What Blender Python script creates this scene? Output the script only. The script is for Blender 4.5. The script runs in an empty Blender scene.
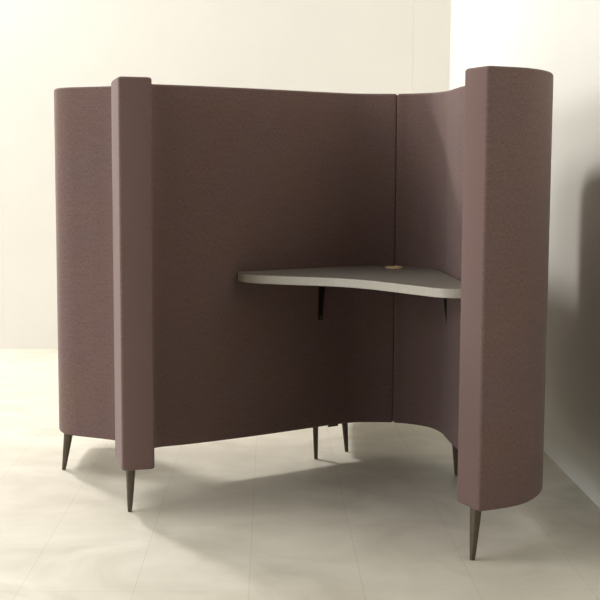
import bpy, bmesh, math
from mathutils import Vector, Matrix

sc = bpy.context.scene
col = sc.collection

# ------------------------------------------------------------------ helpers
def srgb(r, g, b):
    f = lambda c: (c/255/12.92) if c/255 <= .04045 else ((c/255+.055)/1.055)**2.4
    return (f(r), f(g), f(b), 1)

def new_mat(name):
    m = bpy.data.materials.new(name); m.use_nodes = True
    nt = m.node_tree
    return m, nt, nt.nodes['Principled BSDF']

def nd(nt, t, **kw):
    n = nt.nodes.new(t)
    for k, v in kw.items(): setattr(n, k, v)
    return n

def link_obj(name, me, mat, parent=None):
    o = bpy.data.objects.new(name, me); col.objects.link(o)
    if mat: me.materials.append(mat)
    if parent: o.parent = parent
    return o

def from_bm(name, bm, mat, parent=None, smooth=True, angle=40):
    bmesh.ops.recalc_face_normals(bm, faces=bm.faces[:])
    me = bpy.data.meshes.new(name); bm.to_mesh(me); bm.free()
    if smooth:
        for p in me.polygons: p.use_smooth = True
        me.set_sharp_from_angle(angle=math.radians(angle))
    return link_obj(name, me, mat, parent)

def catmull(pts, n=14):
    P = [Vector((p[0], p[1])) for p in pts]
    P = [P[0]*2-P[1]] + P + [P[-1]*2-P[-2]]
    out = []
    for i in range(1, len(P)-2):
        p0, p1, p2, p3 = P[i-1:i+3]
        # centripetal parameterisation
        t0 = 0; t1 = t0+(p1-p0).length**.5; t2 = t1+(p2-p1).length**.5; t3 = t2+(p3-p2).length**.5
        for k in range(n):
            t = t1+(t2-t1)*k/n
            a1 = p0*((t1-t)/(t1-t0))+p1*((t-t0)/(t1-t0))
            a2 = p1*((t2-t)/(t2-t1))+p2*((t-t1)/(t2-t1))
            a3 = p2*((t3-t)/(t3-t2))+p3*((t-t2)/(t3-t2))
            b1 = a1*((t2-t)/(t2-t0))+a2*((t-t0)/(t2-t0))
            b2 = a2*((t3-t)/(t3-t1))+a3*((t-t1)/(t3-t1))
            out.append(b1*((t2-t)/(t2-t1))+b2*((t-t1)/(t2-t1)))
    out.append(P[-2])
    return out

class Path:
    def __init__(s, pts):
        raw = catmull(pts)
        # light smoothing keeps the bend fair
        for _ in range(6):
            raw = [raw[0]]+[(raw[i-1]+raw[i]*2+raw[i+1])/4 for i in range(1, len(raw)-1)]+[raw[-1]]
        s.p = raw; s.d = [0]
        for a, b in zip(raw, raw[1:]): s.d.append(s.d[-1]+(b-a).length)
        s.L = s.d[-1]
    def at(s, t):
        t = min(max(t, 0), s.L)
        for i in range(1, len(s.d)):
            if s.d[i] >= t:
                k = (t-s.d[i-1])/max(s.d[i]-s.d[i-1], 1e-9)
                return s.p[i-1].lerp(s.p[i], k)
    def frame(s, t):
        a = s.at(t-.012); b = s.at(t+.012)
        u = (b-a).normalized()
        return s.at(t), Vector((-u.y, u.x))

def panel(name, pts, thick, z0, z1, mat, parent, r=.009, rc=.008):
    """upholstered screen: a padded slab swept along a curve, all edges rounded, UV = (run, height)"""
    P = Path(pts); bm = bmesh.new(); uvl = bm.loops.layers.uv.new('UVMap')
    q = [rc*(1-math.cos(a*math.pi/2/5)) for a in range(6)]
    N = 90
    mid = [rc+(P.L-2*rc)*i/N for i in range(1, N)]
    S = q+mid+[P.L-x for x in reversed(q)]
    prof = []
    K = 5
    for k in range(K+1):                                    # bottom edge, then top edge
        a = math.pi/2*k/K; prof.append((r*(1-math.sin(a)), z0+r*(1-math.cos(a))))
    for k in range(1, 12): prof.append((0, z0+r+(z1-z0-2*r)*k/12))
    for k in range(K+1):
        a = math.pi/2*k/K; prof.append((r*(1-math.cos(a)), z1-r+r*math.sin(a)))
    uvs = {}
    rings = []
    for d, z in prof:
        left, right = [], []
        for s in S:
            e = min(s, P.L-s)
            w = thick/2-d
            if e < rc: w = thick/2-d-rc+math.sqrt(max(rc*rc-(rc-e)**2, 0))
            t = d+s*(P.L-2*d)/P.L
            c, n = P.frame(t)
            for lst, sg in ((left, 1), (right, -1)):
                v = bm.verts.new((c.x+n.x*w*sg, c.y+n.y*w*sg, z))
                uvs[v] = (t+(0 if sg > 0 else 7.3), z); lst.append(v)
        rings.append((left, right))
    def face(vs):
        f = bm.faces.new(vs)
        for l in f.loops: l[uvl].uv = uvs[l.vert]
    for (l0, r0), (l1, r1) in zip(rings, rings[1:]):
        a = l0+list(reversed(r0)); b = l1+list(reversed(r1)); n = len(a)
        for i in range(n):
            j = (i+1) % n
            face((a[i], a[j], b[j], b[i]))
    for l, rr in (rings[0], rings[-1]):
        for i in range(len(l)-1): face((l[i], l[i+1], rr[i+1], rr[i]))
    return from_bm(name, bm, mat, parent, angle=60)

def prism(bm, outline, z0, z1, bev=0):
    """solid plate with an outline, optional small chamfer rings at top and bottom"""
    n = len(outline); V = [Vector(p) for p in outline]
    area = sum(V[i].x*V[(i+1) % n].y-V[(i+1) % n].x*V[i].y for i in range(n))
    sg = 1 if area > 0 else -1
    nor = []
    for i in range(n):
        u = (V[(i+1) % n]-V[i-1]).normalized(); nor.append(Vector((-u.y, u.x))*sg)
    rings = []
    lv = [(bev, z0), (0, z0+bev), (0, z1-bev), (bev, z1)] if bev else [(0, z0), (0, z1)]
    for d, z in lv:
        rings.append([bm.verts.new((V[i].x+nor[i].x*d, V[i].y+nor[i].y*d, z)) for i in range(n)])
    for a, b in zip(rings, rings[1:]):
        for i in range(n): bm.faces.new((a[i], a[(i+1) % n], b[(i+1) % n], b[i]))
    bm.faces.new(rings[0]); bm.faces.new(rings[-1])

# ------------------------------------------------------------------ materials
def fabric():
    m, nt, b = new_mat('melange_wool')
    uv = nd(nt, 'ShaderNodeUVMap', uv_map='UVMap')
    def stretched(sx, sy, scale, detail=3):
        mp = nd(nt, 'ShaderNodeMapping'); mp.inputs['Scale'].default_value = (sx, sy, 1)
        nt.links.new(uv.outputs[0], mp.inputs[0])
        n = nd(nt, 'ShaderNodeTexNoise'); n.inputs['Scale'].default_value = scale
        n.inputs['Detail'].default_value = detail
        nt.links.new(mp.outputs[0], n.inputs['Vector']); return n
    weft = stretched(90, 700, 1); warp = stretched(700, 90, 1)
    cloud = stretched(5, 5, 1, 2); slub = stretched(12, 150, 1, 4)
    mx = nd(nt, 'ShaderNodeMath', operation='ADD')
    nt.links.new(weft.outputs['Fac'], mx.inputs[0]); nt.links.new(warp.outputs['Fac'], mx.inputs[1])
    ramp = nd(nt, 'ShaderNodeValToRGB')
    ramp.color_ramp.elements[0].position = .34; ramp.color_ramp.elements[0].color = srgb(94, 77, 73)
    ramp.color_ramp.elements[1].position = .66; ramp.color_ramp.elements[1].color = srgb(134, 112, 106)
    mx2 = nd(nt, 'ShaderNodeMath', operation='ADD'); nt.links.new(mx.outputs[0], mx2.inputs[0]); sw = nd(nt, 'ShaderNodeMath', operation='MULTIPLY'); sw.inputs[1].default_value = .3
    nt.links.new(slub.outputs['Fac'], sw.inputs[0]); nt.links.new(sw.outputs[0], mx2.inputs[1])
    hl = nd(nt, 'ShaderNodeMath', operation='MULTIPLY'); hl.inputs[1].default_value = .4348
    nt.links.new(mx2.outputs[0], hl.inputs[0]); nt.links.new(hl.outputs[0], ramp.inputs[0])
    # slow drift between a browner and a more mauve yarn
    mix = nd(nt, 'ShaderNodeMix', data_type='RGBA', blend_type='MULTIPLY')
    r2 = nd(nt, 'ShaderNodeValToRGB')
    r2.color_ramp.elements[0].position = .35; r2.color_ramp.elements[0].color = (1, .96, .93, 1)
    r2.color_ramp.elements[1].position = .65; r2.color_ramp.elements[1].color = (.97, .95, 1, 1)
    nt.links.new(cloud.outputs['Fac'], r2.inputs[0])
    mix.inputs['Factor'].default_value = 1
    nt.links.new(ramp.outputs[0], mix.inputs['A']); nt.links.new(r2.outputs[0], mix.inputs['B'])
    nt.links.new(mix.outputs['Result'], b.inputs['Base Color'])
    bp = nd(nt, 'ShaderNodeBump'); bp.inputs['Strength'].default_value = .25; bp.inputs['Distance'].default_value = .001
    nt.links.new(hl.outputs[0], bp.inputs['Height']); nt.links.new(bp.outputs[0], b.inputs['Normal'])
    b.inputs['Roughness'].default_value = .95
    b.inputs['Specular IOR Level'].default_value = .1
    b.inputs['Sheen Weight'].default_value = .22
    b.inputs['Sheen Roughness'].default_value = .4
    b.inputs['Sheen Tint'].default_value = (.9, .88, .9, 1)
    return m

def plain(name, c, rough, metal=0, spec=.5, noise=0, nscale=30, bump=0):
    m, nt, b = new_mat(name)
    b.inputs['Roughness'].default_value = rough; b.inputs['Metallic'].default_value = metal
    b.inputs['Specular IOR Level'].default_value = spec
    tc = nd(nt, 'ShaderNodeTexCoord'); n = nd(nt, 'ShaderNodeTexNoise')
    n.inputs['Scale'].default_value = nscale; n.inputs['Detail'].default_value = 4
    nt.links.new(tc.outputs['Object'], n.inputs['Vector'])
    r = nd(nt, 'ShaderNodeValToRGB')
    r.color_ramp.elements[0].position = .3; r.color_ramp.elements[1].position = .7
    r.color_ramp.elements[0].color = tuple(x*(1-noise) for x in c[:3])+(1,)
    r.color_ramp.elements[1].color = tuple(min(x*(1+noise), 1) for x in c[:3])+(1,)
    nt.links.new(n.outputs['Fac'], r.inputs[0]); nt.links.new(r.outputs[0], b.inputs['Base Color'])
    if bump:
        bp = nd(nt, 'ShaderNodeBump'); bp.inputs['Strength'].default_value = bump; bp.inputs['Distance'].default_value = .002
        nt.links.new(n.outputs['Fac'], bp.inputs['Height']); nt.links.new(bp.outputs[0], b.inputs['Normal'])
    return m

def floor_mat():
    m, nt, b = new_mat('pale_stone_tile')
    tc = nd(nt, 'ShaderNodeTexCoord')
    mp = nd(nt, 'ShaderNodeMapping'); mp.inputs['Location'].default_value = (.238, .21, 0)
    nt.links.new(tc.outputs['Object'], mp.inputs[0])
    br = nd(nt, 'ShaderNodeTexBrick'); br.offset = .5
    br.inputs['Scale'].default_value = 1; br.inputs['Brick Width'].default_value = .305
    br.inputs['Row Height'].default_value = .61
    br.inputs['Mortar Size'].default_value = .0012; br.inputs['Mortar Smooth'].default_value = .6
    br.offset = 0
    br.inputs['Color1'].default_value = srgb(222, 217, 203); br.inputs['Color2'].default_value = srgb(220, 214, 200)
    br.inputs['Mortar'].default_value = srgb(202, 196, 181)
    nt.links.new(mp.outputs[0], br.inputs['Vector'])
    n1 = nd(nt, 'ShaderNodeTexNoise'); n1.inputs['Scale'].default_value = 3.2; n1.inputs['Detail'].default_value = 6
    n1.inputs['Distortion'].default_value = 1.2
    nt.links.new(tc.outputs['Object'], n1.inputs['Vector'])
    r = nd(nt, 'ShaderNodeValToRGB')
    r.color_ramp.elements[0].position = .32; r.color_ramp.elements[0].color = (.83, .82, .80, 1)
    r.color_ramp.elements[1].position = .66; r.color_ramp.elements[1].color = (1, 1, 1, 1)
    nt.links.new(n1.outputs['Fac'], r.inputs[0])
    mx = nd(nt, 'ShaderNodeMix', data_type='RGBA', blend_type='MULTIPLY'); mx.inputs['Factor'].default_value = 1
    nt.links.new(br.outputs['Color'], mx.inputs['A']); nt.links.new(r.outputs[0], mx.inputs['B'])
    nt.links.new(mx.outputs['Result'], b.inputs['Base Color'])
    b.inputs['Roughness'].default_value = .5; b.inputs['Specular IOR Level'].default_value = .3
    return m

M_fab = fabric()
M_leg = plain('dark_bronze_metal', srgb(86, 75, 60), .42, .25, .5, .12, 60)
M_bracket = plain('black_powder_coat', srgb(34, 32, 30), .5, .2, .4, .1, 80)
M_top = plain('grey_laminate', srgb(132, 127, 119), .45, 0, .4, .04, 90)
M_edge = plain('pale_edge_band', srgb(192, 186, 174), .5, 0, .4, .04, 90)
M_brass = plain('brass', srgb(236, 206, 156), .4, 0, .5, .05, 60)
M_hole = plain('dark_plastic', srgb(150, 118, 74), .6)
M_wall = plain('cream_wall_paint', srgb(231, 228, 221), .9, 0, .2, .012, 2.5, .03)
M_wallr = plain('white_wall_paint', srgb(226, 224, 216), .9, 0, .2, .012, 2.5, .03)
M_floor = floor_mat()
M_ceil = plain('ceiling_paint', srgb(150, 148, 144), .9, 0, .2, .02, 3)

# ------------------------------------------------------------------ the room (turned two degrees from the lens axis)
YAW = math.radians(1.42)
ORI = Vector((.985, 4.6, 0))                                # a point on the foot of the right wall
def room(x, y): # x = distance left of the right wall (negative), y = depth from ORI
    c, s = math.cos(YAW), math.sin(YAW)
    return Vector((ORI.x+c*x-s*y, ORI.y+s*x+c*y, 0))
BACK = 2.98
XL, YF, HC = -7.5, -7.0, 4.7
def slab(name, x0, x1, y0, y1, z0, z1, mat):
    bm = bmesh.new()
    q = [room(x0, y0), room(x1, y0), room(x1, y1), room(x0, y1)]
    prism(bm, [(p.x, p.y) for p in q], z0, z1)
    o = from_bm(name, bm, mat, None, smooth=False); o['kind'] = 'structure'; return o
bm = bmesh.new(); prism(bm, [(XL-.1, YF), (.1, YF), (.1, BACK+.1), (XL-.1, BACK+.1)], -.1, 0)
fl = from_bm('floor', bm, M_floor, None, smooth=False); fl['kind'] = 'structure'
fl.location = ORI; fl.rotation_euler.z = YAW
slab('wall_right', 0, .1, YF, BACK+.1, 0, HC, M_wallr)
# back wall: large boards that meet in fine vertical joints
bm = bmesh.new()
xs = [0, -.23, -2.75, -5.2, XL]
for a, b in zip(xs, xs[1:]):
    q = [room(a-.0003, BACK), room(a-.0003, BACK+.1), room(b+.0003, BACK+.1), room(b+.0003, BACK)]
    prism(bm, [(p.x, p.y) for p in q], 0, HC)
wb = from_bm('wall_back', bm, M_wall, None, smooth=False); wb['kind'] = 'structure'
slab('wall_left', XL-.1, XL, YF, BACK+.1, 0, HC, M_wall)
slab('ceiling', XL-.1, .1, YF, BACK+.1, HC, HC+.1, M_ceil)

# ------------------------------------------------------------------ the booth
booth = bpy.data.objects.new('work_booth', None); col.objects.link(booth)
booth.location = (-.05, 4.45, 0)
booth['label'] = 'brown upholstered work booth of tall curved screens around a grey corner desk'
booth['category'] = 'booth'
off = Matrix.Translation(-booth.location)
parts = []
def keep(o):
    o.data.transform(off); o.parent = booth; parts.append(o); return o

Z0, Z1, T = .145, 1.402, .101
centre = [(-.519, 3.862), (-.547, 3.96), (-.572, 4.07), (-.578, 4.15), (-.53, 4.225), (-.415, 4.285), (-.21, 4.411),
          (-.03, 4.536), (.13, 4.648), (.20, 4.682), (.27, 4.692), (.3645, 4.689)]
right = [(.3735, 4.688), (.43, 4.672), (.532, 4.590), (.580, 4.47), (.592, 4.35), (.603, 4.228), (.637, 4.06), (.671, 3.91), (.692, 3.77),
         (.688, 3.668), (.656, 3.580), (.597, 3.503), (.487, 3.447)]
left = [(-.585, 4.300), (-.65, 4.345), (-.75, 4.392), (-.826, 4.433), (-.854, 4.52), (-.862, 4.64), (-.864, 4.76), (-.862, 4.90)]
wing = [(.150, 4.738), (.152, 5.0), (.158, 5.28), (.205, 5.47), (.33, 5.585), (.56, 5.62)]
for pts, th, er in ((centre, .106, .009), (right, .120, .010), (left, T, .009), (wing, T, .009)):
    keep(panel('screen_panel', pts, th, Z0, Z1, M_fab, None, r=er))

# tapered legs: rounded-square section, slimmer at the foot, foot nudged outwards
def leg(top, foot, wt=.029, wb=.0135, rot=0):
    bm = bmesh.new()
    def ring(c, w, z):
        out = []
        for k in range(4):
            a0 = k*math.pi/2+rot
            for j in range(4):
                a = a0+j*math.pi/6; r = w*.28
                cx = (w/2-r)*math.sqrt(2); ac = a0+math.pi/4
                out.append(bm.verts.new((c[0]+cx*math.cos(ac)+r*math.cos(a), c[1]+cx*math.sin(ac)+r*math.sin(a), z)))
        return out
    lv = [(0, wb*.8, .0), (0, wb, .002)]+[(k/10, wb+(wt-wb)*(k/10)**.9, .002+(Z0-.002)*k/10) for k in range(1, 11)]+[(1, wt, Z0+.01)]
    R = [ring((foot[0]+(top[0]-foot[0])*t, foot[1]+(top[1]-foot[1])*t), w, z) for t, w, z in lv]
    for a, b in zip(R, R[1:]):
        for i in range(16): bm.faces.new((a[i], a[(i+1) % 16], b[(i+1) % 16], b[i]))
    bm.faces.new(R[0]); bm.faces.new(R[-1])
    l = keep(from_bm('leg', bm, M_leg, None, angle=50))
    # mounting plate under the upholstery
    return l
leg((-.553, 3.925), (-.553, 3.893), wt=.031)
leg((.511, 3.437), (.500, 3.412), rot=.5)
leg((-.858, 4.462), (-.876, 4.448), wt=.033)
leg((.062, 4.640), (.065, 4.640), wt=.022, wb=.014)
leg((.178, 4.765), (.189, 4.768), wt=.026, wb=.014)
leg((.572, 4.405), (.579, 4.399), wt=.024, wb=.013)
leg((.52, 5.615), (.53, 5.615))
# joint plate that ties the screens together underneath
bm = bmesh.new(); prism(bm, [(.110, 4.600), (.150, 4.628), (.139, 4.655), (.120, 4.645)], Z0-.011, Z0+.004)
keep(from_bm('joint_plate', bm, M_bracket, None, smooth=False))

# corner desk
DZ, DT = .752, .030
wall_side = [(-.222, 4.341), (-.18, 4.367), (.0, 4.491), (.150, 4.598), (.21, 4.628), (.27, 4.636), (.36, 4.633), (.42, 4.614), (.49, 4.54)]
right_side = [(.512, 4.40), (.522, 4.20), (.532, 3.97), (.545, 3.80)]
front = [(.545, 3.755), (.50, 3.742), (.44, 3.755), (.375, 3.83), (.30, 3.93), (.22, 4.03), (.13, 4.10), (.03, 4.14), (-.07, 4.175), (-.14, 4.205), (-.195, 4.25), (-.217, 4.30)]
fr = [(p.x, p.y) for p in catmull(front, 6)]
ws = [(p.x, p.y) for p in catmull(wall_side, 4)]
bm = bmesh.new(); prism(bm, ws+right_side+fr, DZ-DT, DZ, .0012)
desk = from_bm('desktop', bm, M_top, None, angle=35)
desk.data.materials.append(M_edge)
for p in desk.data.polygons:
    if abs(p.normal.z) < .3: p.material_index = 1
keep(desk)
def sub(o, parent):
    o.data.transform(off); o.parent = parent; return o
# cable port: ring with a recessed cap
bm = bmesh.new()
gx, gy, R0 = .352, 4.545, .034
prof = [(R0, DZ-.001), (R0, DZ+.004), (R0-.004, DZ+.006), (R0-.009, DZ+.005), (R0-.011, DZ+.0008)]
rs = [[bm.verts.new((gx+r*math.cos(a*math.pi/24), gy+r*math.sin(a*math.pi/24), z)) for a in range(48)] for r, z in prof]
for a, b in zip(rs, rs[1:]):
    for i in range(48): bm.faces.new((a[i], a[(i+1) % 48], b[(i+1) % 48], b[i]))
bm.faces.new(rs[0]); bm.faces.new(rs[-1])
g = sub(from_bm('cable_grommet', bm, M_brass, None), desk); g['label'] = 'brass coloured cable grommet'
# two gusset brackets under the top
def bracket(base, out, arm, drop, th=.006):
    u = Vector((out[0], out[1], 0)).normalized(); n = Vector((-u.y, u.x, 0)); b0 = Vector((base[0], base[1], 0))
    zt = DZ-DT
    def strip(bm, pl, half):
        a = [bm.verts.new(b0+u*p+n*half+Vector((0, 0, z))) for p, z in pl]
        b = [bm.verts.new(b0+u*p-n*half+Vector((0, 0, z))) for p, z in pl]
        k = len(pl)
        bm.faces.new(a); bm.faces.new(b)
        for i in range(k): bm.faces.new((a[i], a[(i+1) % k], b[(i+1) % k], b[i]))
    bm = bmesh.new()
    strip(bm, [(0, zt), (arm, zt), (arm, zt-.006), (0, zt-.006)], .014)              # arm under the desk
    strip(bm, [(0, zt), (.005, zt), (.005, zt-drop), (0, zt-drop)], .009)            # plate on the screen
    g = .018
    pl = [(.004, zt-.004), (arm*.9, zt-.004), (arm*.88, zt-.011), (g+.012, zt-.013)]
    for k in range(1, 9):
        t = k/8; pl.append((g*(1-t)+.010, zt-.016-(drop-.03)*t))
    pl.append((.004, zt-drop+.010))
    strip(bm, pl, th/2)                                                             # slim gusset
    o = sub(from_bm('bracket', bm, M_bracket, None, smooth=False), desk)
    bm = bmesh.new()
    c = b0+u*.006+Vector((0, 0, zt-drop+.012))
    mat4 = Matrix.Translation(c) @ u.to_track_quat('Z', 'Y').to_matrix().to_4x4()
    bmesh.ops.create_uvsphere(bm, u_segments=12, v_segments=8, radius=.006, matrix=mat4 @ Matrix.Diagonal((1, 1, .5, 1)))
    s = sub(from_bm('screw', bm, M_leg, None), o)
bracket((.077, 4.543), (.57, -.82), .20, .165)
bracket((.541, 4.38), (-1, -.08), .16, .185)

# ------------------------------------------------------------------ light
def area(name, loc, target, size, power, c, shape='DISK', sy=None, spread=math.pi):
    l = bpy.data.lights.new(name, 'AREA'); l.shape = shape; l.size = size
    if sy: l.size_y = sy
    l.energy = power; l.color = c; l.spread = spread
    o = bpy.data.objects.new(name, l); col.objects.link(o); o.location = loc
    o.rotation_euler = (Vector(target)-Vector(loc)).to_track_quat('-Z', 'Y').to_euler(); return o
area('showroom_lamp', (-2.8, 7.15, 4.15), (.3, 4.6, .8), .60, 162, (1, .985, .96))
area('window_light', (-5.8, .6, 2.0), (0, 4, .6), 4.0, 218, (.90, .95, 1), 'RECTANGLE', 2.6)
area('back_wall_fill', (-3.9, 4.3, 4.6), (-3.9, 4.3, 0), 2.6, 165, (1, .98, .945), 'RECTANGLE', 3.0)  # unseen overhead fill, added to brighten the left of the back wall
w = bpy.data.worlds.new('World'); sc.world = w; w.use_nodes = True
w.node_tree.nodes['Background'].inputs[0].default_value = (1, .98, .95, 1)
w.node_tree.nodes['Background'].inputs[1].default_value = .045

# ------------------------------------------------------------------ camera
F, TH, RO, H = 1219., .1052, .00513, 1.11
fw = Vector((0, math.cos(TH), -math.sin(TH))); rt = Vector((1, 0, 0)); up = rt.cross(fw)
c, s = math.cos(RO), math.sin(RO)
rt, up = rt*c+up*s, up*c-rt*s
cd = bpy.data.cameras.new('camera'); cd.sensor_width = 36; cd.lens = F*36/600
cam = bpy.data.objects.new('camera', cd); col.objects.link(cam)
Mx = Matrix((rt, up, -fw)).transposed().to_4x4(); Mx.translation = (0, 0, H)
cam.matrix_world = Mx; sc.camera = cam
vs = sc.view_settings
vs.view_transform = 'Standard'; vs.look = 'None'; vs.exposure = .02; vs.gamma = 1; vs.use_curve_mapping = False
